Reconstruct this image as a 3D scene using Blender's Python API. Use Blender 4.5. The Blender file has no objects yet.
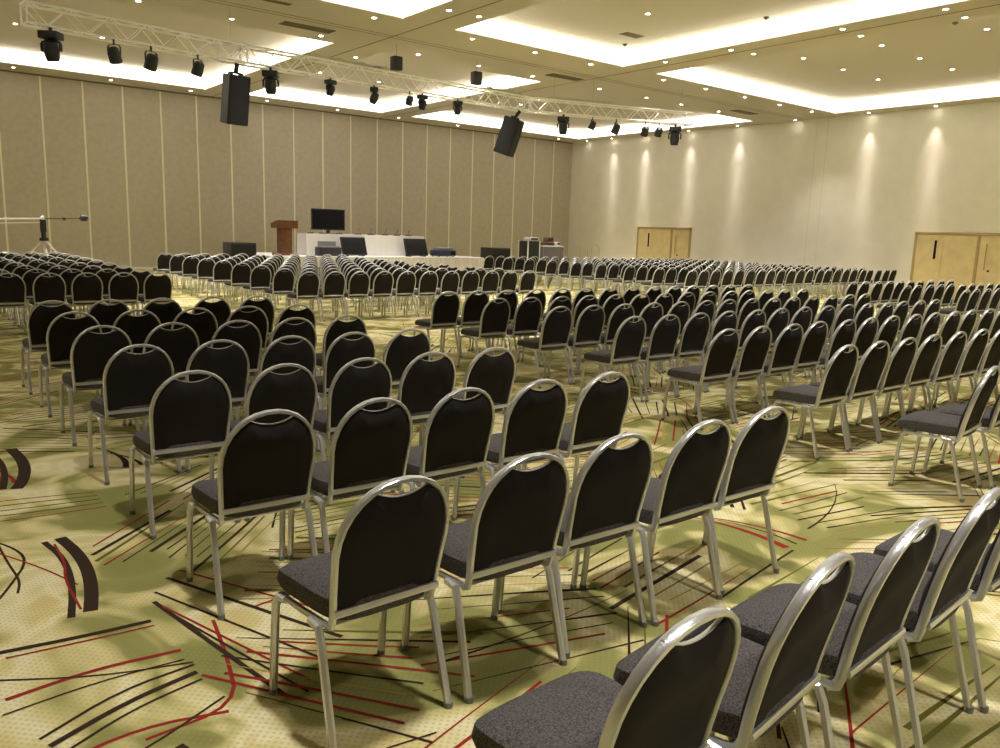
import bpy, bmesh, math, random
from mathutils import Vector, Matrix
R = math.radians
S = bpy.context.scene
C = S.collection
rnd = random.Random(7)

# ------------------------------------------------------------------ camera
YAW, PITCH, ROLL, EYE, FPX = 0.6697, 0.1742, 0.0317, 1.7012, 799.9
cam_d = bpy.data.cameras.new('camera'); cam = bpy.data.objects.new('camera', cam_d); C.objects.link(cam)
cam_d.sensor_width = 36; cam_d.lens = FPX * 36 / 1000; cam_d.clip_start = .05; cam_d.clip_end = 200
fw = Vector((math.sin(YAW) * math.cos(PITCH), math.cos(YAW) * math.cos(PITCH), -math.sin(PITCH)))
rt = Vector((math.cos(YAW), -math.sin(YAW), 0)); up = rt.cross(fw)
r2 = rt * math.cos(ROLL) + up * math.sin(ROLL); u2 = up * math.cos(ROLL) - rt * math.sin(ROLL)
M = Matrix((r2, u2, -fw)).transposed().to_4x4(); M.translation = (0, 0, EYE)
cam.matrix_world = M
S.camera = cam

# ------------------------------------------------------------------ light and exposure
S.view_settings.view_transform = 'Standard'; S.view_settings.look = 'None'
S.view_settings.gamma = 1; S.view_settings.use_curve_mapping = False
S.view_settings.exposure = 1.24
S.cycles.use_denoising = True
S.cycles.max_bounces = 6; S.cycles.diffuse_bounces = 4; S.cycles.glossy_bounces = 3
S.cycles.sample_clamp_indirect = 6
w = bpy.data.worlds.new('world'); S.world = w; w.use_nodes = True
w.node_tree.nodes['Background'].inputs[0].default_value = (1, .9, .72, 1)
w.node_tree.nodes['Background'].inputs[1].default_value = .05
COVE = 1.6          # emission of the cove strips
SPOT = 285.0        # each recessed downlight over the seats
WASH = 95.0        # each downlight washing the right wall
WARM = (1, .95, .885)

# ------------------------------------------------------------------ helpers
def mat(name, col, rough=.6, metal=0, emit=None, es=1, noise=None, bump=None, spec=None):
    m = bpy.data.materials.new(name); m.use_nodes = True; n = m.node_tree.nodes; l = m.node_tree.links
    b = n['Principled BSDF']; b.inputs['Base Color'].default_value = (*col, 1)
    b.inputs['Roughness'].default_value = rough; b.inputs['Metallic'].default_value = metal
    if spec is not None: b.inputs['Specular IOR Level'].default_value = spec
    if emit: b.inputs['Emission Color'].default_value = (*emit, 1); b.inputs['Emission Strength'].default_value = es
    if noise or bump:
        tc = n.new('ShaderNodeTexCoord'); nz = n.new('ShaderNodeTexNoise')
        nz.inputs['Scale'].default_value = (noise or bump)[0]; nz.inputs['Detail'].default_value = 4
        l.new(tc.outputs['Object'], nz.inputs['Vector'])
        if noise:
            rp = n.new('ShaderNodeValToRGB'); a = noise[1]
            rp.color_ramp.elements[0].position = .3; rp.color_ramp.elements[1].position = .7
            rp.color_ramp.elements[0].color = (*[c * (1 - a) for c in col], 1)
            rp.color_ramp.elements[1].color = (*[min(1, c * (1 + a)) for c in col], 1)
            l.new(nz.outputs['Fac'], rp.inputs['Fac']); l.new(rp.outputs['Color'], b.inputs['Base Color'])
        if bump:
            bp = n.new('ShaderNodeBump'); bp.inputs['Strength'].default_value = bump[1]; bp.inputs['Distance'].default_value = .01
            l.new(nz.outputs['Fac'], bp.inputs['Height']); l.new(bp.outputs['Normal'], b.inputs['Normal'])
    return m

def build(name, bm, m, parent=None, smooth=False, angle=None):
    me = bpy.data.meshes.new(name)
    bmesh.ops.recalc_face_normals(bm, faces=bm.faces[:])
    if smooth:
        for f in bm.faces: f.smooth = True
        for e in bm.edges:
            if len(e.link_faces) == 2 and e.calc_face_angle(0) > R(angle or 40): e.smooth = False
    bm.to_mesh(me); bm.free()
    for x in (m if isinstance(m, (list, tuple)) else [m]): me.materials.append(x)
    o = bpy.data.objects.new(name, me); C.objects.link(o)
    if parent: o.parent = parent
    return o

def tag(o, label, cat, group=None, kind=None):
    o['label'] = label; o['category'] = cat
    if group: o['group'] = group
    if kind: o['kind'] = kind
    return o

def thing(name, label, cat, loc=(0, 0, 0), rz=0, group=None):
    o = bpy.data.objects.new(name, None); C.objects.link(o); o.empty_display_size = .1
    o.location = loc; o.rotation_euler = (0, 0, rz)
    return tag(o, label, cat, group)

def struct(name, bm, m, parent=None, smooth=False):
    o = build(name, bm, m, parent, smooth)
    if not parent: o['kind'] = 'structure'
    return o

def box(bm, x0, x1, y0, y1, z0, z1, mi=0, bev=0):
    vs = [bm.verts.new((x, y, z)) for x in (x0, x1) for y in (y0, y1) for z in (z0, z1)]
    fs = [bm.faces.new([vs[i] for i in q]) for q in ((0, 1, 3, 2), (4, 6, 7, 5), (0, 4, 5, 1), (2, 3, 7, 6), (0, 2, 6, 4), (1, 5, 7, 3))]
    for f in fs: f.material_index = mi
    if bev:
        es = set(e for f in fs for e in f.edges)
        r = bmesh.ops.bevel(bm, geom=list(es), offset=bev, segments=2, affect='EDGES', profile=.5)
        for f in r['faces']: f.material_index = mi
    return vs

def quad(bm, pts, mi=0):
    f = bm.faces.new([bm.verts.new(p) for p in pts]); f.material_index = mi; return f

def sweep(bm, pts, a, b=None, n=8, side=None, mi=0, sq=1.0, closed=False):
    """tube along pts; a = half size along 'side', b = half size across it"""
    b = b or a; pts = [Vector(p) for p in pts]; N = len(pts); rings = []
    for i, p in enumerate(pts):
        if closed: t = (pts[(i + 1) % N] - pts[i - 1])
        else: t = pts[min(i + 1, N - 1)] - pts[max(i - 1, 0)]
        t.normalize()
        s = Vector(side) if side else (Vector((0, 0, 1)) if abs(t.z) < .9 else Vector((0, 1, 0)))
        s = (s - t * s.dot(t)).normalized(); q = t.cross(s)
        ring = []
        for k in range(n):
            an = 2 * math.pi * (k + .5) / n; c, d = math.cos(an), math.sin(an)
            c = math.copysign(abs(c) ** sq, c); d = math.copysign(abs(d) ** sq, d)
            ring.append(bm.verts.new(p + s * a * c + q * b * d))
        rings.append(ring)
    for i in range(N if closed else N - 1):
        A, B = rings[i], rings[(i + 1) % N]
        for k in range(n):
            f = bm.faces.new((A[k], A[(k + 1) % n], B[(k + 1) % n], B[k])); f.material_index = mi
    if not closed:
        for r_ in (rings[0], rings[-1]):
            f = bm.faces.new(r_); f.material_index = mi

def cyl(bm, p0, p1, r, n=12, mi=0, r1=None):
    p0, p1 = Vector(p0), Vector(p1); t = (p1 - p0).normalized()
    s = (Vector((0, 0, 1)) if abs(t.z) < .9 else Vector((1, 0, 0))); s = (s - t * s.dot(t)).normalized(); q = t.cross(s)
    A = [bm.verts.new(p0 + (s * math.cos(2 * math.pi * k / n) + q * math.sin(2 * math.pi * k / n)) * r) for k in range(n)]
    B = [bm.verts.new(p1 + (s * math.cos(2 * math.pi * k / n) + q * math.sin(2 * math.pi * k / n)) * (r1 if r1 is not None else r)) for k in range(n)]
    for k in range(n):
        f = bm.faces.new((A[k], A[(k + 1) % n], B[(k + 1) % n], B[k])); f.material_index = mi
    for x in (A, B): bm.faces.new(x).material_index = mi

def ordinal(n):
    return ['first', 'second', 'third', 'fourth', 'fifth', 'sixth', 'seventh', 'eighth', 'ninth', 'tenth', 'eleventh',
            'twelfth', 'thirteenth', 'fourteenth', 'fifteenth', 'sixteenth', 'seventeenth', 'eighteenth', 'nineteenth',
            'twentieth', 'twenty-first', 'twenty-second', 'twenty-third'][n]

# ------------------------------------------------------------------ materials
ceil_m = mat('ceiling_paint', (.555, .505, .42), .9)
cove_m = mat('cove_lamp', (1, 1, 1), .5, emit=(1, .95, .82), es=COVE)
lens_m = mat('downlight_lens', (1, 1, 1), .5, emit=(1, .93, .76), es=22)
ring_m = mat('downlight_ring', (.8, .75, .62), .4)
groove_m = mat('groove', (.22, .18, .11), .9)
vent_m = mat('vent_dark', (.12, .10, .07), .7)
fabric_wall = mat('wall_fabric', (.50, .45, .355), .95, noise=(6, .06))
strip_m = mat('wall_strip', (.84, .80, .63), .5)
wall_r_m = mat('wall_vinyl', (.82, .785, .68), .85, noise=(2, .03))
wall_p_m = mat('wall_plain', (.55, .48, .34), .9)
white_m = mat('white_trim', (.85, .83, .78), .5)
wood_m = mat('door_maple', (.72, .58, .31), .5, noise=(3, .08))
wood_d = mat('door_maple_frame', (.44, .32, .14), .5)
dark_m = mat('dark_metal', (.02, .02, .022), .45)
black_m = mat('black_plastic', (.012, .013, .016), .5)
grille_m = mat('speaker_grille', (.008, .009, .010), .75, bump=(300, .6))
screen_m = mat('screen_glass', (.006, .006, .012), .15)
silver_m = mat('chair_silver', (.70, .71, .74), .30, .75, bump=(160, .12))
back_m = mat('back_fabric', (.010, .0075, .006), .9, noise=(350, .25))
seat_m = mat('seat_tweed', (.085, .076, .074), .95, noise=(170, .7), bump=(200, .5))
foot_m = mat('foot_grey', (.20, .20, .19), .6)
alu_m = mat('truss_aluminium', (.92, .91, .86), .35, .25)
cloth_m = mat('white_cloth', (.85, .83, .82), .85)
redwood_m = mat('lectern_wood', (.15, .055, .022), .4, noise=(9, .25))
chrome_m = mat('chrome', (.7, .7, .7), .2, .9)

# ------------------------------------------------------------------ room
X0, X1, Y0, Y1, H = -9.0, 28.67, -5.0, 30.87, 6.32
# carpet : base plane plus woven strokes as flat inlays of the same mesh
def carpet_mat():
    m = bpy.data.materials.new('carpet_yellow'); m.use_nodes = True; n = m.node_tree.nodes; l = m.node_tree.links
    b = n['Principled BSDF']; b.inputs['Roughness'].default_value = .95; b.inputs['Specular IOR Level'].default_value = .15
    tc = n.new('ShaderNodeTexCoord')
    nz = n.new('ShaderNodeTexNoise'); nz.inputs['Scale'].default_value = 1.5; nz.inputs['Detail'].default_value = 2.5; nz.inputs['Distortion'].default_value = 1.2
    l.new(tc.outputs['Object'], nz.inputs['Vector'])
    rp = n.new('ShaderNodeValToRGB'); cr = rp.color_ramp
    cr.elements[0].position = .36; cr.elements[0].color = (.25, .25, .08, 1)
    cr.elements[1].position = .70; cr.elements[1].color = (.66, .52, .24, 1)
    for p, c in ((.43, (.30, .29, .10, 1)), (.455, (.46, .42, .17, 1)), (.51, (.66, .58, .27, 1)), (.58, (.80, .73, .46, 1)), (.64, (.67, .58, .26, 1))):
        e = cr.elements.new(p); e.color = c
    l.new(nz.outputs['Fac'], rp.inputs['Fac'])
    # small woven dots on a diagonal grid
    mp = n.new('ShaderNodeMapping'); mp.inputs['Rotation'].default_value = (0, 0, R(45)); mp.inputs['Scale'].default_value = (42, 42, 42)
    l.new(tc.outputs['Object'], mp.inputs['Vector'])
    fr = n.new('ShaderNodeVectorMath'); fr.operation = 'FRACTION'; l.new(mp.outputs[0], fr.inputs[0])
    ds = n.new('ShaderNodeVectorMath'); ds.operation = 'SUBTRACT'; ds.inputs[1].default_value = (.5, .5, 0); l.new(fr.outputs[0], ds.inputs[0])
    sp = n.new('ShaderNodeVectorMath'); sp.operation = 'MULTIPLY'; sp.inputs[1].default_value = (1, 1, 0); l.new(ds.outputs[0], sp.inputs[0])
    ln = n.new('ShaderNodeVectorMath'); ln.operation = 'LENGTH'; l.new(sp.outputs[0], ln.inputs[0])
    lt = n.new('ShaderNodeMath'); lt.operation = 'LESS_THAN'; lt.inputs[1].default_value = .27; l.new(ln.outputs['Value'], lt.inputs[0])
    ml = n.new('ShaderNodeMath'); ml.operation = 'MULTIPLY'; ml.inputs[1].default_value = .34; l.new(lt.outputs[0], ml.inputs[0])
    mx = n.new('ShaderNodeMixRGB'); mx.inputs['Color2'].default_value = (.36, .33, .12, 1)
    l.new(ml.outputs[0], mx.inputs['Fac']); l.new(rp.outputs['Color'], mx.inputs['Color1'])
    l.new(mx.outputs[0], b.inputs['Base Color'])
    return m
car = [carpet_mat(), mat('carpet_brown', (.045, .028, .018), .95, spec=.1), mat('carpet_red', (.29, .030, .022), .95, spec=.1),
       mat('carpet_olive', (.15, .14, .03), .95, spec=.1), mat('carpet_gold', (.42, .30, .08), .95, spec=.1)]
bm = bmesh.new(); quad(bm, ((X0, Y0, 0), (X1, Y0, 0), (X1, Y1, 0), (X0, Y1, 0)))
lay = [0]
def stroke(pts, wd, mi, taper=True):
    for _ in range(2 if 2 < len(pts) < 8 and not taper else 0):
        q = [pts[0]]
        for p0, p1 in zip(pts, pts[1:]):
            q += [(p0[0] * .75 + p1[0] * .25, p0[1] * .75 + p1[1] * .25), (p0[0] * .25 + p1[0] * .75, p0[1] * .25 + p1[1] * .75)]
        pts = q + [pts[-1]]
    lay[0] += 1; z = .0006 + (lay[0] % 40) * .00004
    N = len(pts); L = []
    for i, p in enumerate(pts):
        p = Vector((*p, 0)); t = (Vector((*pts[min(i + 1, N - 1)], 0)) - Vector((*pts[max(i - 1, 0)], 0))).normalized()
        s = Vector((-t.y, t.x, 0)); h = wd / 2 * ((1 - .75 * i / (N - 1)) if taper else 1)
        L.append((bm.verts.new(p + s * h + Vector((0, 0, z))), bm.verts.new(p - s * h + Vector((0, 0, z)))))
    for i in range(N - 1):
        f = bm.faces.new((L[i][0], L[i][1], L[i + 1][1], L[i + 1][0])); f.material_index = mi
def arc(x, y, a, length, bend, n=7):
    out = []; st = length / (n - 1)
    for i in range(n):
        out.append((x, y)); x += math.cos(a) * st; y += math.sin(a) * st; a += bend / (n - 1)
    return out
def fan(cx, cy, a, n, L, gap, spread=.10):
    for k in range(n):
        o = (k - n / 2) * gap * rnd.uniform(.7, 1.3)
        aa = a + rnd.uniform(-spread, spread); ln = L * rnd.uniform(.55, 1.1); sh = rnd.uniform(-.2, .2) * L
        x = cx - math.sin(a) * o + math.cos(a) * (sh - ln / 2); y = cy + math.cos(a) * o + math.sin(a) * (sh - ln / 2)
        x = min(max(x, X0 + 2), X1 - 2); y = min(max(y, Y0 + 2), Y1 - 2)
        mi = rnd.choices((1, 2, 3, 4), (.42, .22, .22, .14))[0]
        stroke(arc(x, y, aa, ln, rnd.uniform(-.12, .12), 5), rnd.uniform(.008, .023), mi, rnd.random() < .7)
cell = .88
for iy in range(-2, 34):
    for ix in range(-2, 32):
        cx, cy = ix * cell + (iy % 2) * .44, iy * cell
        if cx < -.5 + cy * .05 or cy > cx * 5 + 6 or cx > 27.3 or cy > 29.3 or (cx < 1.25 and 2.1 < cy < 5.3): continue
        a = (.30, 2.45, .75, 2.85, .05)[(ix * 2 + iy * 3) % 5] + rnd.uniform(-.18, .18)
        if rnd.random() < .9:
            n = rnd.randint(10, 14); conv = rnd.uniform(-.45, .45)
            for k in range(n):
                q = (k + .5) / n - .5; o = q * .86; aa = a + q * conv + rnd.uniform(-.04, .04)
                ln = rnd.uniform(.55, .98); sh = rnd.uniform(-.10, .10) - ln / 2
                x = cx - math.sin(a) * o + math.cos(a) * sh; y = cy + math.cos(a) * o + math.sin(a) * sh
                mi = rnd.choices((1, 2, 3, 4), (.44, .22, .24, .10))[0]; wd = rnd.choice((.009, .012, .015, .019, .026))
                stroke(arc(x, y, aa, ln, rnd.uniform(-.06, .06), 4), min(wd, .015) if mi == 2 else wd, mi, rnd.random() < .5)
            if rnd.random() < .3:
                stroke(arc(cx - .5, cy - .2, rnd.uniform(-.6, 1.2), 1.1, rnd.uniform(-.5, .5), 9), .014, rnd.choice((1, 2)))
        else:
            for j in range(3):
                stroke(arc(cx + j * .10, cy - .3, rnd.uniform(1.2, 1.6), rnd.uniform(.5, .75), .7, 9), rnd.choice((.015, .03, .05)), rnd.choice((1, 1, 2)))
# the strokes in the open aisle beside the nearest chairs
B_, R_, O_ = 1, 2, 3
stroke([(.70, 4.68), (.735, 4.42), (.735, 4.16), (.70, 3.90), (.65, 3.68)], .06, B_, False)
stroke([(.62, 4.66), (.66, 4.42), (.655, 4.16), (.62, 3.90), (.57, 3.66)], .032, B_, False)
stroke([(.66, 4.60), (.66, 4.3), (.62, 4.1), (.62, 3.72)], .012, R_, False)
stroke([(.73, 6.78), (.755, 6.45), (.74, 6.15), (.68, 5.85), (.63, 5.72)], .075, B_, False)
stroke([(.60, 6.70), (.63, 6.4), (.61, 6.05), (.56, 5.75)], .04, B_, False)
stroke([(.50, 6.5), (.52, 6.2), (.47, 5.9)], .03, R_, False)
stroke([(.90, 3.62), (1.08, 2.58)], .022, B_, False)
stroke([(1.02, 3.85), (1.45, 2.85)], .022, B_, False)
stroke([(.93, 3.72), (1.30, 2.75)], .014, B_, False)
stroke([(.92, 3.55), (1.2, 2.62)], .012, R_, False)
stroke([(.94, 3.42), (1.16, 2.55)], .012, B_, False)
stroke([(1.10, 3.9), (1.5, 3.1)], .014, R_, False)
stroke([(.28, 3.50), (.55, 3.46), (.84, 3.44)], .030, B_, False)
stroke([(.30, 3.44), (.58, 3.41), (.84, 3.39)], .012, R_, False)
stroke([(.26, 3.12), (.55, 3.16), (.87, 3.12)], .022, R_, False)
stroke([(.24, 3.02), (.55, 3.06), (.86, 3.04)], .010, B_, False)
stroke([(.22, 3.30), (.55, 3.10), (.88, 3.0)], .010, B_, False)
stroke([(.32, 2.80), (.6, 2.95), (.88, 2.98)], .014, B_, False)
stroke([(.34, 2.74), (.6, 2.86), (.87, 2.92)], .026, B_, False)
stroke([(.34, 2.66), (.6, 2.80), (.87, 2.86)], .012, B_, False)
stroke([(.32, 2.62), (.6, 2.68), (.88, 2.60)], .018, R_, False)
stroke([(1.06, 3.30), (1.00, 2.95), (.92, 2.62), (.60, 2.60)], .016, R_, False)
stroke([(.40, 2.5), (.6, 2.55), (.9, 2.7)], .012, B_, False)
stroke([(.66, 2.50), (.69, 2.40), (.68, 2.28)], .07, B_, False)
for j in range(5):
    stroke([(.20, 5.55 - j * .09), (.6, 5.50 - j * .10), (1.02, 5.40 - j * .08)], .012 + .006 * (j % 2), (B_, O_, B_, O_, R_)[j], False)
stroke([(.35, 4.9), (.47, 4.7), (.52, 4.45), (.40, 4.15), (.33, 4.0)], .014, B_, False)
stroke([(.42, 4.8), (.43, 4.45), (.45, 4.2), (.42, 4.05)], .012, B_, False)
stroke([(.36, 4.72), (.56, 4.3), (.66, 4.0)], .010, R_, False)
floor = struct('floor', bm, car)

# ceiling with coffers
coffers = [(0.3, 9.8, 19.6, 29.45), (11.2, 16.8, 19.6, 29.45), (18.2, 27.75, 19.6, 29.45),
           (0.3, 9.8, 6.3, 16.25), (11.2, 16.85, 6.3, 16.25), (18.2, 27.85, 6.3, 16.25)]
bm = bmesh.new()
xs = sorted({X0, X1} | {c[0] for c in coffers} | {c[1] for c in coffers}); ys = sorted({Y0, Y1} | {c[2] for c in coffers} | {c[3] for c in coffers})
for i in range(len(xs) - 1):
    for j in range(len(ys) - 1):
        mx, my = (xs[i] + xs[i + 1]) / 2, (ys[j] + ys[j + 1]) / 2
        if any(c[0] < mx < c[1] and c[2] < my < c[3] for c in coffers): continue
        quad(bm, ((xs[i], ys[j], H), (xs[i + 1], ys[j], H), (xs[i + 1], ys[j + 1], H), (xs[i], ys[j + 1], H)))
RH = .42
for a, b, c, d in coffers:
    for p, q in (((a, c), (b, c)), ((b, c), (b, d)), ((b, d), (a, d)), ((a, d), (a, c))):
        quad(bm, ((*p, H), (*q, H), (*q, H + RH), (*p, H + RH)))
    quad(bm, ((a, c, H + RH), (b, c, H + RH), (b, d, H + RH), (a, d, H + RH)))
for x in (10.5, 17.5): box(bm, x - .02, x + .02, Y0, Y1, H - .004, H + .002, 1)
for y in (17.8, 18.0): box(bm, X0, X1, y - .012, y + .012, H - .004, H + .002, 1)
ceiling = struct('ceiling', bm, [ceil_m, groove_m])
cove_txt = ['cove light glowing round the ceiling recess at far left above the truss', 'cove light glowing round the narrow middle ceiling recess by the far wall',
            'cove light glowing round the ceiling recess in the far right corner', 'cove light of the ceiling recess cut by the top edge, left',
            'large cove light in the narrow ceiling recess at top centre', 'cove light glowing round the ceiling recess above the right wall doors']
for (a, b, c, d), t in zip(coffers, cove_txt):
    bm = bmesh.new(); e = .045; z0, z1 = H + .02, H + .40
    for (p0, p1, q0, q1) in ((a + .002, a + e, c, d), (b - e, b - .002, c, d), (a, b, c + .002, c + e), (a, b, d - e, d - .002)):
        box(bm, p0, p1, q0, q1, z0, z1)
    tag(build('cove_light', bm, cove_m), t, 'ceiling light', kind=None)

# walls
bm = bmesh.new(); quad(bm, ((X0, Y1, 0), (X1, Y1, 0), (X1, Y1, H), (X0, Y1, H)))
for k in range(29):
    x = X1 - 1.256 - 1.2493 * k
    if x > X0: box(bm, x - .028, x + .028, Y1 - .012, Y1, .1, H - .03, 1)
box(bm, X0, X1, Y1 - .02, Y1, H - .05, H, 2)
struct('wall_back', bm, [fabric_wall, strip_m, groove_m])
bm = bmesh.new(); quad(bm, ((X1, Y0, 0), (X1, Y1, 0), (X1, Y1, H), (X1, Y0, H)))
for y in (17.4, 16.95): box(bm, X1 - .004, X1, y - .006, y + .006, .1, H, 2)
struct('wall_right', bm, [wall_r_m, groove_m, mat('wall_seam', (.62, .57, .46), .9)])
bm = bmesh.new(); quad(bm, ((X0, Y0, 0), (X0, Y1, 0), (X0, Y1, H), (X0, Y0, H))); struct('wall_left', bm, wall_p_m)
bm = bmesh.new(); quad(bm, ((X0, Y0, 0), (X1, Y0, 0), (X1, Y0, H), (X0, Y0, H))); struct('wall_front', bm, wall_p_m)
bm = bmesh.new(); box(bm, X0, X1 - .02, Y1 - .03, Y1, 0, .10); struct('baseboard_back', bm, white_m)
bm = bmesh.new()
for y0, y1 in ((Y0, 10.0), (13.35, 22.85), (26.2, Y1 - .03)): box(bm, X1 - .02, X1, y0, y1, 0, .10)
struct('baseboard_right', bm, strip_m)

def door(n, yl, yr):
    """double leaf entrance in the right wall: flush leaf on the far side, recessed leaf on the near side"""
    bm = bmesh.new(); X = X1; T = 2.2
    box(bm, X - .06, X, yl - .09, yl, 0, T, 0, .006); box(bm, X - .06, X, yr, yr + .09, 0, T, 0, .006)
    box(bm, X - .06, X, yr, yl, T - .09, T, 0, .006)
    ym = yl - 2.05
    box(bm, X - .055, X, ym - .05, ym + .03, 0, T - .09, 1, .004)
    r = struct('door_%d' % n, bm, [wood_d, wood_d])
    bm = bmesh.new(); box(bm, X - .045, X, yl - .95, yl - .09, .01, T - .1, 0, .004)
    lf = build('door_leaf', bm, wood_m, r)
    bm = bmesh.new(); box(bm, X - .05, X - .044, yl - .76, yl - .68, 1.30, 1.92); build('vision_slot', bm, screen_m, lf)
    bm = bmesh.new(); box(bm, X - .045, X, ym + .035, yl - .957, .01, T - .1, 0, .004); build('side_panel', bm, wood_m, r)
    bm = bmesh.new(); box(bm, X - .018, X, yr + .09, ym - .05, .01, T - .1, 0, .002)
    lf = build('door_leaf', bm, wood_m, r)
    bm = bmesh.new(); yh = ym - .28
    cyl(bm, (X - .075, yh, 1.0), (X - .075, yh, 1.85), .016, 8)
    for z in (1.08, 1.78): cyl(bm, (X - .018, yh, z), (X - .075, yh, z), .010, 6)
    build('door_handle', bm, wood_d, lf)
    bm = bmesh.new(); cyl(bm, (X - .018, yh - .12, .98), (X - .05, yh - .12, .98), .035, 12); build('door_knob', bm, dark_m, lf)
door(1, 26.1, 22.95); door(2, 13.27, 10.1)

# ------------------------------------------------------------------ downlights and added spot lamps
def lamp(kind, loc, power, size=R(100), blend=.8, rad=.22, col=WARM, tilt=None):
    d = bpy.data.lights.new('downlight_or_added_spot', 'SPOT'); d.energy = power; d.spot_size = size; d.spot_blend = blend
    d.shadow_soft_size = rad; d.color = col
    o = bpy.data.objects.new('downlight_or_added_spot', d); C.objects.link(o)
    o.location = (0, 0, -.03)
    if tilt: o.rotation_euler = tilt
    return o
ring_me = lens_me = None
def downlight(x, y, z, label, power=0, group='recessed ceiling downlights', **kw):
    global ring_me, lens_me
    t = thing('downlight', label, 'ceiling light', (x, y, z), 0, group); t.scale = (.85, .85, 1)
    if ring_me is None:
        bm = bmesh.new(); n = 20
        prof = ((.055, .0), (.06, -.008), (.078, -.012), (.086, -.004), (.086, .0))
        rg = [[bm.verts.new((r_ * math.cos(2 * math.pi * k / n), r_ * math.sin(2 * math.pi * k / n), z_)) for k in range(n)] for r_, z_ in prof]
        for i in range(len(rg) - 1):
            for k in range(n): bm.faces.new((rg[i][k], rg[i][(k + 1) % n], rg[i + 1][(k + 1) % n], rg[i + 1][k]))
        o = build('trim_ring', bm, ring_m, t, True); ring_me = o.data
        bm = bmesh.new(); cyl(bm, (0, 0, -.001), (0, 0, -.006), .056, 20); o2 = build('lens', bm, lens_m, t); lens_me = o2.data
    else:
        for nm, me in (('trim_ring', ring_me), ('lens', lens_me)):
            o = bpy.data.objects.new(nm, me); C.objects.link(o); o.parent = t
    if power:
        l = lamp('s', None, power, **kw); l.parent = t; l.location.z = -.05
        if kw.get('tilt'):      # wall washers: a second, narrow spot added to stretch the streak down the wall
            l = lamp('s', None, power * 5, **{**kw, 'size': R(24), 'tilt': (0, R(.5), 0)}); l.parent = t; l.location.z = -.05
rows = [
    (25.6, H + RH, [3.6, 5.7, 7.85, 12.3, 14.5, 20.9, 23, 25], 'inside the back ceiling recesses'),
    (20.7, H + RH, [3.8, 5.6, 7.7, 12.4, 14.5, 21, 23, 25], 'inside the recesses near the truss'),
    (19.1, H, [3, 5, 7.0, 9.2, 12, 14, 16, 18.8, 21, 22.8, 24.9], 'in the strip above the truss'),
    (16.65, H, [7, 9.3, 12, 14, 16, 19, 21, 23, 25, 27], 'along the dividing ceiling beam'),
    (13.3, H + RH, [7.7, 12.3, 14.5, 20.9, 23, 25.05], 'inside the front ceiling recesses'),
    (11.1, H + RH, [7.7, 12.3, 14.5, 18.9, 20.9, 23, 25], 'inside the front recesses, second line'),
    (8.65, H + RH, [12.4, 14.5, 19, 21, 23, 25], 'inside the front recesses, third line'),
    (30.1, H, [4.1, 6.9, 9.5, 12.3, 15.2, 18, 21, 24, 27], 'between the far coves and the far wall'),
]
for y, z, X, txt in rows:
    for i, x in enumerate(X):
        pw = 0 if y > 29 else SPOT * (.6 if i % 2 else .8) * (1.9 if y == 25.6 else 1)
        downlight(x, y, z, 'small round ceiling downlight %s, %s from left' % (txt, ordinal(i)), pw)
for i, (x, y) in enumerate([(10.15, 14.95), (10.2, 12.9), (10.9, 14.9), (17.15, 15.0), (17.18, 12.95), (17.9, 12.8), (17.18, 10.04), (18.0, 10.06), (17.13, 7.87), (18.0, 7.87), (11.0, 20.7)]):
    downlight(x, y, H, 'small round downlight on the rib between ceiling recesses, %s of eleven from the top edge' % ordinal(i), SPOT * .6 if i % 2 else 0)
for x, y in ((2, 2), (7, 3), (12, 3), (18, 3), (24, 3), (-3, 8), (-3, 16), (3, -2)):  # bare spots added out of frame to fill the room, without fixtures
    l = lamp('s', None, SPOT * 1.5); l.location = (x, y, H - .05)
for i, y in enumerate((29.6, 27.9, 25.9, 23.3, 20.8, 18.2, 15.3, 13.0, 10.4, 8.0)):
    on = y in (27.9, 25.9, 23.3, 20.8, 15.3, 13.0)
    downlight(28.42, y, H, 'small downlight close to the right wall, %s from the far corner' % ordinal(i), WASH if on else 0, 'wall washer downlights along the right wall',
              size=R(52), blend=1, rad=.04, col=(1, .84, .80), tilt=(0, R(-2), 0))

def ceil_box(name, label, cat, x, y, z, sx, sy, slats):
    t = thing(name, label, cat, (x, y, z))
    bm = bmesh.new(); box(bm, -sx, sx, -sy, sy, -.006, 0); build('backing', bm, vent_m, t)
    bm = bmesh.new()
    for s in (-1, 1): box(bm, -sx - .02, sx + .02, s * sy - .012, s * sy + .012, -.014, 0); box(bm, s * sx - .012, s * sx + .012, -sy, sy, -.014, 0)
    build('frame', bm, groove_m, t)
    bm = bmesh.new()
    for k in range(slats): yy = -sy + (k + .5) * 2 * sy / slats; box(bm, -sx, sx, yy - .008, yy + .008, -.012, -.005)
    build('louvre', bm, groove_m, t)
ceil_box('air_vent', 'long dark slotted air vent beside the far left cove', 'vent', 8.6, 18.55, H, .62, .17, 4)
ceil_box('air_vent', 'long dark slotted air vent right of the middle cove', 'vent', 16.75, 18.5, H, .6, .17, 4)
ceil_box('air_vent', 'short dark slotted vent above the left truss', 'vent', 7.2, 17.0, H, .28, .07, 2)
ceil_box('air_vent', 'dark slotted vent in the beam at the far right corner cove', 'vent', 25.6, 18.5, H, .6, .17, 4)
ceil_box('air_vent', 'pale slotted vent inside the top centre recess', 'vent', 15.7, 14.9, H + RH, .3, .12, 3)
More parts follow.
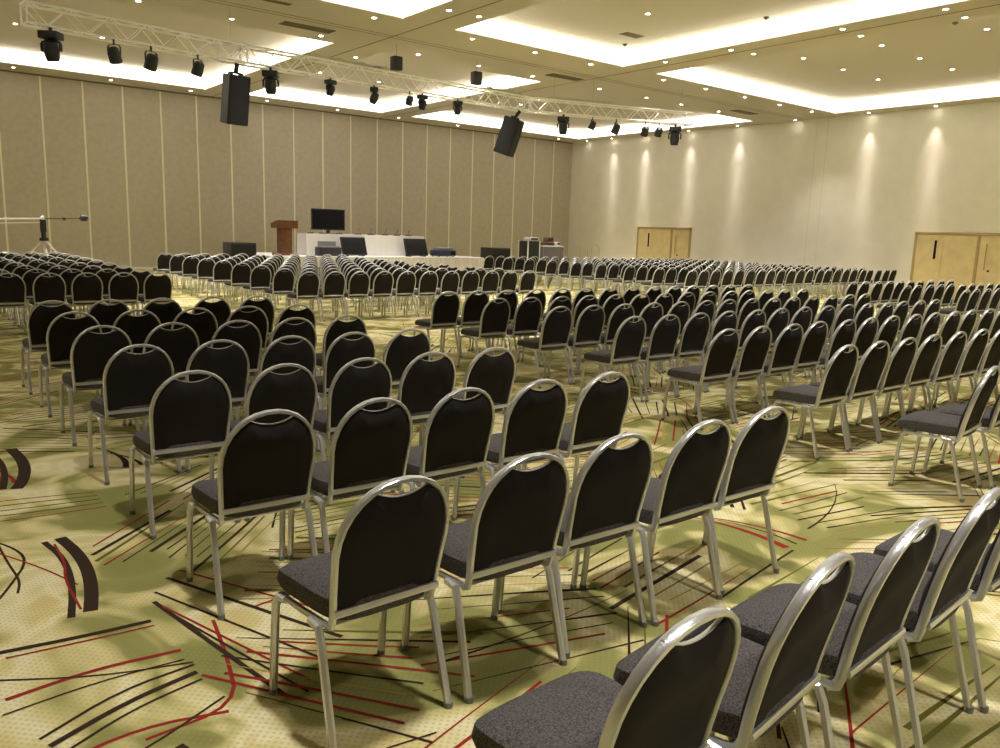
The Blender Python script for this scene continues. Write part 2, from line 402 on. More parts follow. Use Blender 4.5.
for x, y, t in ((16.3, 15.7, 'beside the inner corner of the top centre cove'), (16.6, 11.6, 'in the recess right of the top centre'), (18.9, 9.9, 'on the recess near the top right'), (19.9, 8.9, 'in the top right recess')):
    bm = bmesh.new(); cyl(bm, (0, 0, 0), (0, 0, -.03), .06, 16); cyl(bm, (0, 0, -.03), (0, 0, -.06), .045, 16, r1=.02)
    o = build('smoke_detector', bm, vent_m); o.location = (x, y, H + RH); tag(o, 'small dark smoke detector ' + t, 'detector')

# ------------------------------------------------------------------ chairs
def yb(z):            # lean of the back
    s = (z - .42) / .506
    return .115 - .115 * s ** 1.25
def hoop_pts(hw, ztop, zlow, n=15):
    r_ = .235; pts = []; zc = ztop - r_
    for z in (zlow, zlow + (zc - zlow) * .35, zlow + (zc - zlow) * .7): pts.append((-hw * (.93 + .07 * (z - zlow) / (zc - zlow)), z))
    for i in range(n + 1):
        a = math.pi - math.pi * i / n
        c, s = math.cos(a), math.sin(a)
        pts.append((hw * math.copysign(abs(c) ** .92, c), zc + r_ * abs(s) ** .92))
    for z in (zlow + (zc - zlow) * .7, zlow + (zc - zlow) * .35, zlow): pts.append((hw * (.93 + .07 * (z - zlow) / (zc - zlow)), z))
    return pts
def chair_frame(bm, mi=0, n=8):
    P = hoop_pts(.212, .912, .45); q = [Vector((x, yb(z), z)) for x, z in P]
    lo = [Vector((-.197, .15, .405)), Vector((-.197, .122, .415))]
    q = lo + q + [Vector((-v.x, v.y, v.z)) for v in reversed(lo)]
    sweep(bm, q, .0155, .0095, n, side=(0, 1, 0), mi=mi, sq=.55)
def chair_bar(bm, mi=0, n=6):
    sweep(bm, [(-.205, yb(.468) - .019, .468), (.205, yb(.468) - .019, .468)], .013, .008, n, side=(0, 0, 1), mi=mi, sq=.6)
def chair_lip(bm, mi=0, n=6):
    sweep(bm, [(-.118 + .236 * i / 10, yb(.86) - .004, .855 + .030 * ((i - 5) / 4.6) ** 2) for i in range(11)], .006, .0028, n, side=(0, 1, 0), mi=mi)
def chair_panel(bm, mi=0):
    P = hoop_pts(.203, .903, .462, 31)
    out = []
    for x, z in P:
        if abs(x) < .112 and z > .8: z = min(z, .855 + .028 * (x / .108) ** 2)
        out.append((x, z))
    cx, cz = 0, .68
    def ring(s, dy): return [bm.verts.new((cx + (x - cx) * s, yb(z) + dy, cz + (z - cz) * s)) for x, z in out]
    A = ring(1, -.008); B = ring(.93, -.016); A2 = ring(1, .010); B2 = ring(.92, .030); C2 = ring(.6, .036); Cc = ring(.6, -.018)
    n = len(out)
    def br(p, q):
        for k in range(n): bm.faces.new((p[k], p[(k + 1) % n], q[(k + 1) % n], q[k])).material_index = mi
    br(A, B); br(B, Cc); br(A, A2); br(A2, B2); br(B2, C2)
    for r_ in (Cc, C2): bm.faces.new(r_).material_index = mi
def chair_seat(bm, mi=0):
    n = 28; lv = ((.90, .424), (1.0, .430), (1.03, .462), (1.0, .495), (.90, .508), (.6, .514))
    rings = []
    for s, z in lv:
        rg = []
        for k in range(n):
            a = 2 * math.pi * (k + .5) / n; c, d = math.cos(a), math.sin(a)
            x = .212 * math.copysign(abs(c) ** .42, c) * s; y = .316 + .226 * math.copysign(abs(d) ** .42, d) * s
            x *= (1 + .08 * (y - .3) / .22) * .985; zz = z - (.020 * max(0, (y - .42) / .1) ** 2 if z > .45 else 0)
            rg.append(bm.verts.new((x, y, zz)))
        rings.append(rg)
    for i in range(len(rings) - 1):
        for k in range(n): bm.faces.new((rings[i][k], rings[i][(k + 1) % n], rings[i + 1][(k + 1) % n], rings[i + 1][k])).material_index = mi
    bm.faces.new(rings[0]).material_index = mi; bm.faces.new(rings[-1]).material_index = mi
def chair_rails(bm, mi=0):
    for s in (-1, 1): sweep(bm, [(s * .20, .13, .412), (s * .212, .30, .408), (s * .218, .46, .405)], .011, .010, 6, side=(0, 0, 1), mi=mi, sq=.7)
    sweep(bm, [(-.205, .15, .408), (.205, .15, .408)], .010, .009, 6, side=(0, 0, 1), mi=mi)
    sweep(bm, [(-.215, .45, .405), (.215, .45, .405)], .010, .009, 6, side=(0, 0, 1), mi=mi)
def chair_leg(bm, s, front, mi=0, n=6):
    if front: p = [(s * .224, .40, .408), (s * .226, .455, .402), (s * .229, .475, .36), (s * .232, .505, .0)]
    else: p = [(s * .222, .22, .408), (s * .222, .165, .402), (s * .224, .145, .36), (s * .232, .045, .0)]
    sweep(bm, p, .0138, .0138, n, side=(1, 0, 0), mi=mi, sq=.7)
def chair_foot(bm, s, front, mi=0):
    x, y = s * .232, .505 if front else .045
    cyl(bm, (x, y, .022), (x, y, 0), .016, 8, mi)

root = thing('banquet_chair', 'x', 'chair')
bm = bmesh.new(); chair_seat(bm); build('seat', bm, seat_m, root, True)
bm = bmesh.new(); chair_panel(bm); backo = build('backrest', bm, back_m, root, True, 50)
bm = bmesh.new(); chair_lip(bm); build('handle_lip', bm, silver_m, backo, True)
bm = bmesh.new(); chair_frame(bm); build('back_frame', bm, silver_m, root, True)
bm = bmesh.new(); chair_bar(bm); build('crossbar', bm, silver_m, root, True)
bm = bmesh.new(); chair_rails(bm); build('seat_frame', bm, silver_m, root, True)
for s in (-1, 1):
    for f in (True, False):
        bm = bmesh.new(); chair_leg(bm, s, f); lg = build('leg', bm, silver_m, root, True)
        bm = bmesh.new(); chair_foot(bm, s, f); build('foot_cap', bm, foot_m, lg)
proto = root
def far_mesh():
    bm = bmesh.new(); chair_seat(bm, 1); chair_panel(bm, 2); chair_lip(bm, 0, 4); chair_frame(bm, 0, 5); chair_bar(bm, 0, 4); chair_rails(bm, 0)
    for s in (-1, 1):
        for f in (True, False): chair_leg(bm, s, f, 0, 4)
    for f in bm.faces: f.smooth = True
    me = bpy.data.meshes.new('banquet_chair'); bmesh.ops.recalc_face_normals(bm, faces=bm.faces[:]); bm.to_mesh(me); bm.free()
    for m in (silver_m, seat_m, back_m): me.materials.append(m)
    return me
far_me = far_mesh()
def copy_tree(o, parent=None):
    c = o.copy(); C.objects.link(c)
    if parent: c.parent = parent
    for ch in o.children: copy_tree(ch, c)
    return c

P = .516
def in_view(x, y, z=.9):
    d = Vector((x, y, z)) - Vector((0, 0, EYE)); zz = d.dot(fw)
    if zz < .3: return False
    u = 500 + FPX * d.dot(r2) / zz; v = 374 - FPX * d.dot(u2) / zz
    return -45 * 8 / zz ** .5 * .6 < u < 1000 + 300 / zz and v < 1150
specs = []
near = [.965, 2.12, 3.23, 4.35, 5.46, 6.58, 7.70, 8.82]
back = [13.45 + 1.1 * k for k in range(9)]
def block(name, xs0, ncol, ys_):
    for j, y in enumerate(ys_):
        for i in range(ncol):
            x = xs0 + P * i + (.013 * j if name == 'near left block' else 0)
            if name == 'near left block' and j < 2: x = ((1.335, 1.872, 2.36, 2.865, 3.375), (1.30, 1.845, 2.355, 2.87, 3.375))[j][i]
            if in_view(x, y): specs.append((x, y, name, j, i, ncol))
block('near left block', 1.30, 5, near)
block('near middle block', 6.06, 14, near)
block('near right block', 16.58, 10, near)
block('far left block', 3.65 - P * 9, 10, back)
block('far centre block', 6.23, 11, back)
block('far right block', 17.0, 22, back)
def depth(s): return (Vector((s[0], s[1], .6)) - Vector((0, 0, EYE))).dot(fw)
specs.sort(key=depth)
left_min = {}
first = True
for k, s in enumerate(specs[:300]):
    x, y, name, j, i, nc = s
    jit = (rnd.uniform(-.004, .004), rnd.uniform(-.02, .02), rnd.uniform(-R(.9), R(.9)))
    if name == 'far left block': col = '%s from right' % ordinal(nc - 1 - i)
    else: col = '%s from left' % ordinal(i)
    rown = 'nearest row' if j == 0 else '%s nearest row' % ordinal(j)
    if name == 'near left block' and j == 0: jit = (0, 0, R((3, 8, 5, 5, 3)[i]))
    if name == 'near left block' and j == 1 and i == 0: jit = (0, 0, R(2))
    if name == 'near middle block' and j == 1 and i < 4: jit = (-.10, 0, R(8))
    if depth(s) < 14:
        o = proto if first else copy_tree(proto)
    else:
        o = bpy.data.objects.new('banquet_chair', far_me); C.objects.link(o)
    first = False
    o.location = (x + jit[0], y + jit[1], 0); o.rotation_euler = (0, 0, jit[2])
    tag(o, 'black banquet chair %s in %s of %s' % (col, rown, name), 'chair', 'banquet chairs in the ' + name)
rest = specs[300:]
if rest:
    bm = bmesh.new()
    for (x, y, *_r) in rest:
        n0 = len(bm.verts); bm.from_mesh(far_me); bm.verts.ensure_lookup_table()
        mt = Matrix.Translation((x + rnd.uniform(-.012, .012), y + rnd.uniform(-.03, .03), 0)) @ Matrix.Rotation(rnd.uniform(-R(2), R(2)), 4, 'Z')
        for v in bm.verts[n0:]: v.co = mt @ v.co
    o = build('banquet_chair', bm, [silver_m, seat_m, back_m], None, False)
    for p in o.data.polygons: p.use_smooth = True
    tag(o, 'mass of farthest black banquet chairs filling the far right block', 'chairs', kind='stuff')
print('CHAIRS', len(specs), 'rest', len(rest))

# ------------------------------------------------------------------ lighting truss
TZ0, TZ1, TW = 5.20, 5.56, .34
tp = [(2.62, 17.62), (6.9, 18.15), (15.4, 18.6), (20.6, 16.9)]
truss = thing('lighting_truss', 'long silver aluminium box truss hanging under the ceiling', 'truss', (tp[0][0], tp[0][1], TZ0))
off = Vector((tp[0][0], tp[0][1], TZ0))
for k in range(3):
    a, b = Vector((*tp[k], 0)), Vector((*tp[k + 1], 0)); t = (b - a); L = t.length; t.normalize(); s = Vector((-t.y, t.x, 0)) * TW / 2
    bm = bmesh.new(); cs = [(sg, z) for sg in (-1, 1) for z in (TZ0, TZ1)]
    for sg, z in cs: cyl(bm, a + s * sg + Vector((0, 0, z)) - off, b + s * sg + Vector((0, 0, z)) - off, .024, 8)
    n = round(L / .36); 
    for i in range(n):
        p, q = a + t * L * i / n, a + t * L * (i + 1) / n; up_ = i % 2
        for sg in (-1, 1):
            z0, z1 = (TZ0, TZ1) if up_ else (TZ1, TZ0)
            cyl(bm, p + s * sg + Vector((0, 0, z0)) - off, q + s * sg + Vector((0, 0, z1)) - off, .012, 6)
        for z in (TZ0, TZ1):
            g = 1 if up_ else -1
            cyl(bm, p + s * g + Vector((0, 0, z)) - off, q - s * g + Vector((0, 0, z)) - off, .010, 6)
    for e in (a, b):
        for z in (TZ0, TZ1): cyl(bm, e - s + Vector((0, 0, z)) - off, e + s + Vector((0, 0, z)) - off, .018, 6)
        for sg in (-1, 1): cyl(bm, e + s * sg + Vector((0, 0, TZ0)) - off, e + s * sg + Vector((0, 0, TZ1)) - off, .018, 6)
    build('truss_section', bm, alu_m, truss, True)
def tpos(x):
    for k in range(3):
        (xa, ya), (xb, yb_) = tp[k], tp[k + 1]
        if x <= xb or k == 2: return ya + (yb_ - ya) * (x - xa) / (xb - xa)
# cable bundles resting on the truss
for x0, x1, t in ((8.4, 10.6, 'second section of the truss, left of centre'), (13.8, 15.2, 'truss left of the right loudspeaker'), (16.0, 18.0, 'truss right of the right loudspeaker')):
    bm = bmesh.new()
    for j in range(7):
        pts = []
        for i in range(26):
            x = x0 + (x1 - x0) * i / 25; pts.append((x, tpos(x) + .14 * math.sin(i * .9 + j * 1.7), TZ1 + .035 + .016 * (j % 3) + .03 * abs(math.sin(i * 1.3 + j))))
        sweep(bm, pts, .014, n=5)
    o = build('cable_bundle', bm, mat('cable_pale', (.55, .55, .42), .6), None, True); tag(o, 'pale tangled cable bundle lying along the ' + t, 'cable')
def hoist(x, label, z):
    y = tpos(x); t = thing('chain_hoist', label, 'hoist', (x, y, z))
    bm = bmesh.new(); box(bm, -.13, .13, -.11, .11, -.18, .16, 0, .03); build('motor_housing', bm, dark_m, t, True)
    bm = bmesh.new()
    for i in range(int((H - z - .16) / .05)): cyl(bm, (0, 0, .16 + i * .05), (0, 0, .205 + i * .05), .012 if i % 2 else .008, 6)
    build('chain', bm, chrome_m, t)
    bm = bmesh.new(); cyl(bm, (0, 0, -.18), (0, 0, TZ1 - z), .012, 6); build('hook', bm, chrome_m, t)
hoist(10.9, 'dark chain hoist box hanging over the middle of the truss', 5.83)
hoist(13.5, 'dark chain hoist box above the truss near the right loudspeaker', 5.85)
bm = bmesh.new(); 
for x in (2.9, 6.6, 16.2, 17.4, 20.3):
    o = None
    bm = bmesh.new(); cyl(bm, (0, 0, 0), (0, 0, H - TZ1), .006, 6); o = build('suspension_wire', bm, chrome_m); o.location = (x, tpos(x), TZ1)
    tag(o, 'thin steel wire holding up the truss, %s from left' % ordinal([2.9, 6.6, 16.2, 17.4, 20.3].index(x)), 'wire', 'truss suspension wires')

def moving_head(x, rz, tilt, label, sc=1.0):
    y = tpos(x); t = thing('moving_head_light', label, 'stage light', (x, y - .17, TZ0 - .024 - .03 * sc), rz); t.scale = (sc,) * 3
    bm = bmesh.new(); box(bm, -.17, .17, -.13, .13, -.17, -.04, 0, .02); cyl(bm, (0, 0, -.04), (0, 0, .029), .03, 8)
    build('base', bm, black_m, t, True)
    bm = bmesh.new(); cyl(bm, (0, 0, -.17), (0, 0, -.20), .07, 14)
    for s in (-1, 1): sweep(bm, [(s * .04, 0, -.20), (s * .14, 0, -.21), (s * .165, 0, -.25), (s * .165, 0, -.37)], .045, .02, 8, side=(0, 1, 0), sq=.7)
    yk = build('yoke', bm, black_m, t, True)
    bm = bmesh.new(); prof = ((-.17, .07), (-.14, .115), (0, .13), (.10, .12), (.17, .10), (.175, .085), (.16, .08)); n = 18
    rg = [[bm.verts.new((r_ * math.cos(2 * math.pi * k / n), r_ * math.sin(2 * math.pi * k / n), -z_)) for k in range(n)] for z_, r_ in prof]
    for i in range(len(rg) - 1):
        for k in range(n): bm.faces.new((rg[i][k], rg[i][(k + 1) % n], rg[i + 1][(k + 1) % n], rg[i + 1][k]))
    bm.faces.new(rg[0]); bm.faces.new(rg[-1])
    hd = build('head', bm, black_m, yk, True); hd.location = (0, 0, -.36); hd.rotation_euler = tilt
    return t
def par_can(x, label, dx=0, sc=1.0, tilt=R(25)):
    y = tpos(x); t = thing('par_light', label, 'stage light', (x, y - .17, TZ0 - .024 - .03 * sc), rnd.uniform(-1, 1)); t.scale = (sc,) * 3
    bm = bmesh.new(); cyl(bm, (0, 0, .029), (0, 0, -.06), .018, 8)
    sweep(bm, [(-.12, 0, -.24), (-.12, 0, -.10), (-.09, 0, -.065), (0, 0, -.06), (.09, 0, -.065), (.12, 0, -.10), (.12, 0, -.24)], .02, .006, 6, side=(0, 1, 0), sq=.6)
    build('bracket', bm, dark_m, t, True)
    bm = bmesh.new(); prof = ((-.14, .06), (-.11, .095), (.02, .108), (.12, .11), (.13, .10), (.10, .09)); n = 18
    rg = [[bm.verts.new((r_ * math.cos(2 * math.pi * k / n), r_ * math.sin(2 * math.pi * k / n), -z_)) for k in range(n)] for z_, r_ in prof]
    for i in range(len(rg) - 1):
        for k in range(n): bm.faces.new((rg[i][k], rg[i][(k + 1) % n], rg[i + 1][(k + 1) % n], rg[i + 1][k]))
    bm.faces.new(rg[0]); bm.faces.new(rg[-1])
    c = build('can', bm, dark_m, t, True); c.location = (0, 0, -.24); c.rotation_euler = (tilt, 0, 0)
moving_head(3.02, R(-40), (R(12), 0, 0), 'large black moving head light under the left end of the truss', 1.05)
par_can(4.13, 'round black spotlight on the truss beside the leftmost moving head', sc=1.1)
par_can(4.84, 'round black spotlight on the truss, second right of the leftmost moving head', sc=1.15)
par_can(5.80, 'round black spotlight on the truss left of the left hanging loudspeaker', sc=1.05)
moving_head(7.45, R(-35), (R(8), 0, 0), 'black moving head light just right of the left hanging loudspeaker', 1.0)
moving_head(8.95, R(20), (R(15), 0, 0), 'small black moving head light under the truss, over the stage screen', .72)
moving_head(10.15, R(60), (R(20), 0, 0), 'small black moving head light at the middle of the truss', .78)
par_can(11.2, 'dark spotlight left of a pair at mid truss', sc=.85)
moving_head(11.6, R(10), (R(10), 0, 0), 'black stage light right of a pair at mid truss', .72)
moving_head(12.75, R(-20), (R(14), 0, 0), 'small black stage light left of the right hanging loudspeaker', .70)
moving_head(16.4, R(-45), (R(5), 0, 0), 'black moving head light just right of the right hanging loudspeaker', 1.0)
par_can(17.3, 'small black spotlight on the truss near the room corner, left one', sc=.9)
par_can(18.05, 'small black spotlight on the truss near the room corner, right one', sc=1.1)
par_can(19.0, 'round black spotlight, left of two near the right truss end', sc=1.05)
par_can(19.45, 'round black spotlight, right of two near the right truss end', sc=1.0)
moving_head(20.0, R(-50), (R(10), 0, 0), 'black moving head light at the right end of the truss', 1.1)

def pa_speaker(x, dy, rz, pitch, label, w_=.50, h=1.04, d=.50, zt=4.93):
    y = tpos(x) + dy; t = thing('hanging_loudspeaker', label, 'loudspeaker', (x, y, zt), rz)
    t.rotation_euler = (pitch, 0, rz)
    bm = bmesh.new(); fr, bk = w_ / 2, w_ * .33
    pts = [(-fr, -d / 2), (fr, -d / 2), (bk, d / 2), (-bk, d / 2)]
    top = [bm.verts.new((px, py, 0)) for px, py in pts]; bot = [bm.verts.new((px, py, -h)) for px, py in pts]
    bm.faces.new(top); bm.faces.new(bot)
    for i in range(4): bm.faces.new((top[i], top[(i + 1) % 4], bot[(i + 1) % 4], bot[i]))
    bmesh.ops.bevel(bm, geom=bm.edges[:], offset=.015, segments=2, affect='EDGES'); build('cabinet', bm, black_m, t, True)
    bm = bmesh.new(); box(bm, -fr + .02, fr - .02, -d / 2 - .014, -d / 2 - .002, -h + .03, -.03, 0, .005); build('grille', bm, grille_m, t)
    bm = bmesh.new()
    for s in (-1, 1): box(bm, s * .12 - .02, s * .12 + .02, -.1, .06, -.02, .05)
    cyl(bm, (-.14, -.02, .04), (.14, -.02, .04), .02, 8); cyl(bm, (0, -.02, .04), (0, -.02 + .22 * math.tan(-pitch), .245), .05, 10)
    build('mounting_bracket', bm, dark_m, t, True)
pa_speaker(6.68, -.02, R(8), R(10), 'left black loudspeaker hanging under the truss, facing the seats')
pa_speaker(14.85, -.1, R(32), R(18), 'right black loudspeaker hanging tilted under the truss')

# ------------------------------------------------------------------ stage
SZ = .74
bm = bmesh.new(); box(bm, 10.35, 18.95, 25.2, 28.6, 0, SZ - .04, 0); box(bm, 10.33, 18.97, 25.18, 28.62, SZ - .04, SZ, 0, .01)
for k in range(60): x = 10.36 + k * .1455; cyl(bm, (x, 25.195, .01), (x, 25.195, SZ - .04), .03, 6)
tag(build('stage_riser', bm, cloth_m), 'low stage with white pleated skirt in front of the panelled wall', 'stage')
# lectern
t = thing('lectern', 'reddish brown wooden lectern with wide top at the stage left', 'lectern', (11.12, 25.95, SZ))
bm = bmesh.new(); box(bm, -.34, .34, -.28, .28, 0, .08, 0, .01); build('base', bm, redwood_m, t)
bm = bmesh.new(); box(bm, -.20, .20, -.17, .17, .08, .90, 0, .01); box(bm, -.15, .15, -.18, -.16, .16, .84, 0, .004); build('column', bm, redwood_m, t)
bm = bmesh.new(); vs = box(bm, -.37, .37, -.28, .26, .90, 1.06)
for v in vs:
    if v.co.y > 0: v.co.z -= .0
    if v.co.y < 0 and v.co.z > 1: v.co.z += .10
bmesh.ops.bevel(bm, geom=bm.edges[:], offset=.012, segments=2, affect='EDGES'); build('desk_top', bm, redwood_m, t, True)
# draped table
def drape(name, label, x0, x1, y0, y1, z0, z1, grp=None):
    bm = bmesh.new(); n = 120; per = 2 * (x1 - x0 + y1 - y0); top, bot = [], []
    for k in range(n):
        s = per * k / n; a, b_ = x1 - x0, y1 - y0
        if s < a: x, y, nx, ny = x0 + s, y0, 0, -1
        elif s < a + b_: x, y, nx, ny = x1, y0 + s - a, 1, 0
        elif s < 2 * a + b_: x, y, nx, ny = x1 - (s - a - b_), y1, 0, 1
        else: x, y, nx, ny = x0, y1 - (s - 2 * a - b_), -1, 0
        f = .02 + .018 * math.sin(s * 26)
        top.append(bm.verts.new((x, y, z1))); bot.append(bm.verts.new((x + nx * f, y + ny * f, z0)))
    for k in range(n): bm.faces.new((top[k], top[(k + 1) % n], bot[(k + 1) % n], bot[k]))
    bm.faces.new(top)
    o = build(name, bm, cloth_m, None, True, 50); tag(o, label, 'table', grp); return o
drape('draped_table', 'long head table on stage under a white floor length cloth', 11.95, 16.75, 26.05, 26.8, SZ + .005, SZ + .75)
TT = SZ + .75
# screen on the table
t = thing('television', 'large black flat television standing on the stage table', 'television', (12.92, 26.35, TT))
bm = bmesh.new(); box(bm, -.64, .64, -.03, .03, .13, .86, 0, .01); build('casing', bm, black_m, t)
bm = bmesh.new(); box(bm, -.61, .61, -.034, -.029, .17, .83); build('screen', bm, screen_m, t)
bm = bmesh.new(); box(bm, -.30, .30, -.13, .13, 0, .02, 0, .006); box(bm, -.06, .06, -.02, .02, .02, .14); build('stand', bm, black_m, t)
def monitor(x, y, rz, label):
    t = thing('stage_monitor', label, 'screen', (x, y, SZ), rz)
    bm = bmesh.new(); box(bm, -.52, .52, -.03, .03, .04, .68, 0, .01); a = build('casing', bm, black_m, t); a.rotation_euler = (R(-16), 0, 0)
    bm = bmesh.new(); box(bm, -.49, .49, -.035, -.029, .07, .65); b = build('screen', bm, screen_m, t); b.rotation_euler = (R(-16), 0, 0)
    bm = bmesh.new()
    for s in (-1, 1): box(bm, s * .35 - .03, s * .35 + .03, -.06, .26, 0, .04, 0, .004); cyl(bm, (s * .35, .05, .3), (s * .35, .24, .03), .015, 8)
    build('stand', bm, dark_m, t)
monitor(13.62, 25.65, R(8), 'black screen leaning before the white stage table, left of two')
monitor(16.2, 25.65, R(8), 'black screen leaning before the white stage table, right of two')
# small things on the table top
for i, x in enumerate((12.15, 12.6, 13.25, 14.0, 14.5, 15.1, 15.6, 16.1)):
    t = thing('table_microphone', 'small dark table microphone on the white stage table, %s from left' % ordinal(i), 'microphone', (x, 26.15, TT), 0, 'microphones on the stage table')
    bm = bmesh.new(); box(bm, -.10, .10, -.07, .07, 0, .035, 0, .008); build('base', bm, dark_m, t)
    bm = bmesh.new(); sweep(bm, [(0, 0, .03), (0, -.01, .12), (0, -.05, .18)], .006, n=6); cyl(bm, (0, -.05, .18), (0, -.08, .20), .014, 8); build('gooseneck', bm, black_m, t)
t = thing('laptop', 'grey open laptop and case before the table, left of the leaning screens', 'laptop', (12.55, 25.6, SZ))
bm = bmesh.new(); box(bm, -.40, .40, -.22, .22, 0, .30, 0, .02); build('case', bm, mat('case_dark', (.03, .03, .04), .5), t, True)
bm = bmesh.new(); box(bm, -.36, .36, -.16, .10, .30, .34, 0, .005); build('keyboard', bm, mat('grey_plastic', (.35, .35, .38), .4), t)
bm = bmesh.new(); box(bm, -.34, .34, .10, .12, .32, .50, 0, .004); build('display', bm, mat('grey_plastic', (.22, .22, .24), .4), t)
t = thing('projector', 'dark blue and silver projector on the right end of the stage', 'projector', (17.45, 25.8, SZ), R(6))
bm = bmesh.new(); box(bm, -.46, .46, -.26, .26, .03, .26, 0, .05); build('body', bm, mat('blue_black', (.02, .03, .06), .4), t, True)
bm = bmesh.new(); box(bm, -.34, .38, -.18, .22, .255, .36, 0, .03); build('cover', bm, mat('grey_blue', (.25, .27, .30), .4), t, True)
bm = bmesh.new(); cyl(bm, (.25, -.24, .15), (.25, -.33, .15), .08, 16); build('lens', bm, screen_m, t, True)
bm = bmesh.new()
for a in (-1, 1):
    for b_ in (-1, 1): cyl(bm, (a * .36, b_ * .18, 0), (a * .36, b_ * .18, .04), .03, 8)
build('feet', bm, dark_m, t)
def sub(x, y, w_, h, label):
    t = thing('floor_loudspeaker', label, 'loudspeaker', (x, y, 0))
    bm = bmesh.new(); box(bm, -w_ / 2, w_ / 2, -.35, .35, .02, h, 0, .015); build('cabinet', bm, mat('cabinet_brownblack', (.03, .026, .022), .6), t, True)
    bm = bmesh.new(); box(bm, -w_ / 2 + .04, w_ / 2 - .04, -.362, -.350, .07, h - .05, 0, .004); build('grille', bm, grille_m, t)
    bm = bmesh.new()
    for s in (-1, 1): box(bm, s * (w_ / 2) - .006, s * (w_ / 2) + .006, -.1, .1, h - .22, h - .12)
    build('side_handle', bm, dark_m, t)
sub(9.6, 26.0, .86, 1.14, 'wide black floor loudspeaker left of the lectern')
sub(20.15, 26.0, 1.0, 1.12, 'wide black floor loudspeaker right of the stage')
# technician desk with flight cases
t = thing('flight_case', 'tall black flight case on the left of the equipment pile', 'case', (21.85, 25.9, 0))
bm = bmesh.new(); box(bm, -.32, .32, -.30, .30, .06, 1.42, 0, .015); build('body', bm, black_m, t, True)
bm = bmesh.new()
for a in (-1, 1):
    for b_ in (-1, 1): box(bm, a * .315 - .02, a * .315 + .02, b_ * .295 - .02, b_ * .295 + .02, .06, 1.43)
build('edge_trim', bm, alu_m, t)
bm = bmesh.new()
for a in (-1, 1):
    for b_ in (-1, 1): cyl(bm, (a * .24, b_ * .22, 0), (a * .24, b_ * .22, .06), .04, 10)
build('caster', bm, dark_m, t)
t = thing('equipment_table', 'grey draped equipment table in the far corner', 'table', (22.85, 25.9, 0))
bm = bmesh.new(); box(bm, -.55, .60, -.34, .34, 0, 1.20, 0, .02)
for k in range(12): cyl(bm, (-.52 + k * .1, -.34, .0), (-.52 + k * .1, -.34, 1.16), .03, 6)
build('skirt', bm, mat('grey_skirt', (.20, .18, .20), .8), t, True)
bm = bmesh.new(); box(bm, -.57, .62, -.38, .36, 1.20, 1.24, 0, .008); build('table_top', bm, mat('pale_top', (.6, .58, .55), .5), t)
def smallbox(name, label, cat, x, y, z, sx, sy, sz, m):
    t = thing(name, label, cat, (x, y, z)); bm = bmesh.new(); box(bm, -sx, sx, -sy, sy, .01, sz, 0, min(sx, sz) * .15); build('body', bm, m, t, True)
    bm = bmesh.new(); box(bm, -sx * .8, sx * .8, -sy - .008, -sy + .004, sz * .3, sz * .8); build('front_panel', bm, dark_m, t)
    bm = bmesh.new(); [cyl(bm, (a * sx * .7, 0, 0), (a * sx * .7, 0, .012), .015, 6) for a in (-1, 1)]; build('feet', bm, dark_m, t)
smallbox('mixing_console', 'white faced mixer on top of the black flight case', 'mixer', 21.95, 25.9, 1.43, .24, .2, .14, mat('pale_grey', (.7, .7, .72), .4))
smallbox('amplifier', 'dark amplifier on the equipment table', 'amplifier', 22.75, 25.9, 1.24, .32, .22, .14, mat('brown_dark', (.10, .05, .03), .5))
smallbox('control_box', 'rust brown control box on top of the amplifier', 'box', 22.9, 25.9, 1.38, .18, .15, .22, mat('rust', (.16, .06, .03), .6))
smallbox('control_box', 'small white control box at the right end of the equipment table', 'box', 23.3, 25.8, 1.24, .10, .12, .16, mat('whiteish', (.8, .75, .68), .5))
bm = bmesh.new(); pts = [(23.6 + .05 * math.sin(i), 25.8 + .03 * math.cos(i * 2), 1.24 * (1 - i / 14)) for i in range(15)]
sweep(bm, [(23.42, 25.8, 1.26)] + pts, .014, n=5); tag(build('orange_cable', bm, mat('orange', (.5, .14, .05), .6), None, True), 'orange cable dangling beside the equipment table', 'cable')
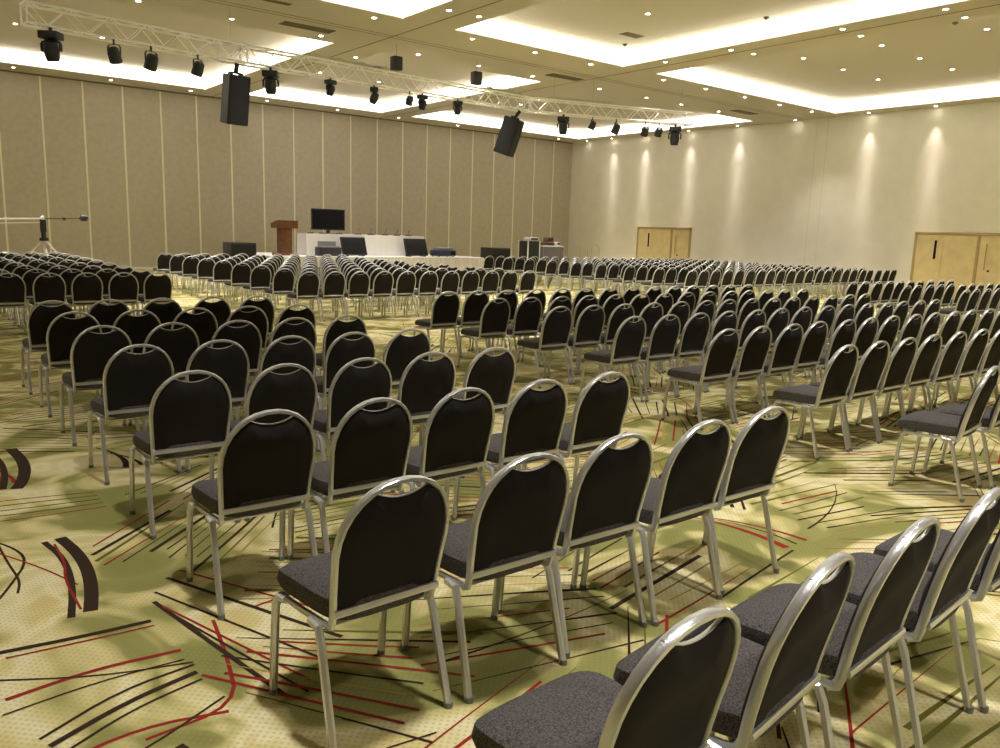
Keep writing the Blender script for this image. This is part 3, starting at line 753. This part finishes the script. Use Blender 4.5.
# two thin hoop stands
for i, x in enumerate((25.4, 26.12)):
    bm = bmesh.new(); pts = [(-.25, 0, 0), (-.25, 0, 1.1)] + [(-.25 * math.cos(math.pi * k / 8), 0, 1.1 + .22 * math.sin(math.pi * k / 8)) for k in range(1, 8)] + [(.25, 0, 1.1), (.25, 0, 0)]
    sweep(bm, pts, .014, n=6, side=(0, 1, 0)); cyl(bm, (-.25, -.2, .015), (-.25, .2, .015), .015, 6); cyl(bm, (.25, -.2, .015), (.25, .2, .015), .015, 6); cyl(bm, (-.25, 0, .35), (.25, 0, .35), .010, 6)
    o = build('hoop_stand', bm, mat('brass_dull', (.45, .35, .2), .4, .5), None, True); o.location = (x, 26.3, 0)
    tag(o, 'thin %s hooped metal stand near the far corner' % ('left', 'right')[i], 'stand')
# camera crane
CX, CY = 3.78, 24.6
t = thing('camera_crane', 'camera crane with long pale boom on a silver tripod by the far wall', 'camera crane', (CX, CY, 0))
bm = bmesh.new()
for k in range(3):
    a = R(90 + 120 * k + 180); sweep(bm, [(.06 * math.cos(a), .06 * math.sin(a), 1.12), (.34 * math.cos(a), .34 * math.sin(a), .82), (.48 * math.cos(a), .48 * math.sin(a), 0)], .028, n=8)
    cyl(bm, (.0, 0, .55), (.40 * math.cos(a), .40 * math.sin(a), .45), .014, 6)
cyl(bm, (0, 0, .5), (0, 0, 1.15), .04, 10)
build('tripod', bm, mat('tripod_white', (.75, .73, .74), .35, .4), t, True)
bm = bmesh.new(); cyl(bm, (0, 0, 1.12), (0, 0, 1.20), .11, 14); cyl(bm, (0, 0, 1.2), (0, 0, 1.62), .06, 10); box(bm, -.07, .07, -.05, .05, 1.35, 1.68, 0, .01); build('pivot_post', bm, dark_m, t, True)
bm = bmesh.new(); cyl(bm, (-2.6, 0, 1.60), (0, 0, 1.70), .022, 8); cyl(bm, (-2.6, 0, 1.48), (0, 0, 1.60), .012, 8); build('boom', bm, white_m, t, True)
bm = bmesh.new(); cyl(bm, (0, 0, 1.70), (.98, 0, 1.75), .012, 8); build('rear_arm', bm, dark_m, t, True)
bm = bmesh.new(); cyl(bm, (-.04, 0, 1.69), (.04, 0, 1.73), .06, 10); build('pivot_joint', bm, white_m, t, True)
bm = bmesh.new(); cyl(bm, (.92, 0, 1.747), (1.06, 0, 1.754), .085, 14); cyl(bm, (.88, 0, 1.745), (1.10, 0, 1.755), .03, 8); build('counterweight', bm, dark_m, t, True)
bm = bmesh.new(); cyl(bm, (.48, 0, 1.724), (.54, 0, 1.727), .055, 12); build('clamp', bm, dark_m, t, True)
drape('draped_table', 'small white cloth table at far left edge behind the chairs', 2.1, 3.05, 25.5, 26.1, 0, .76)
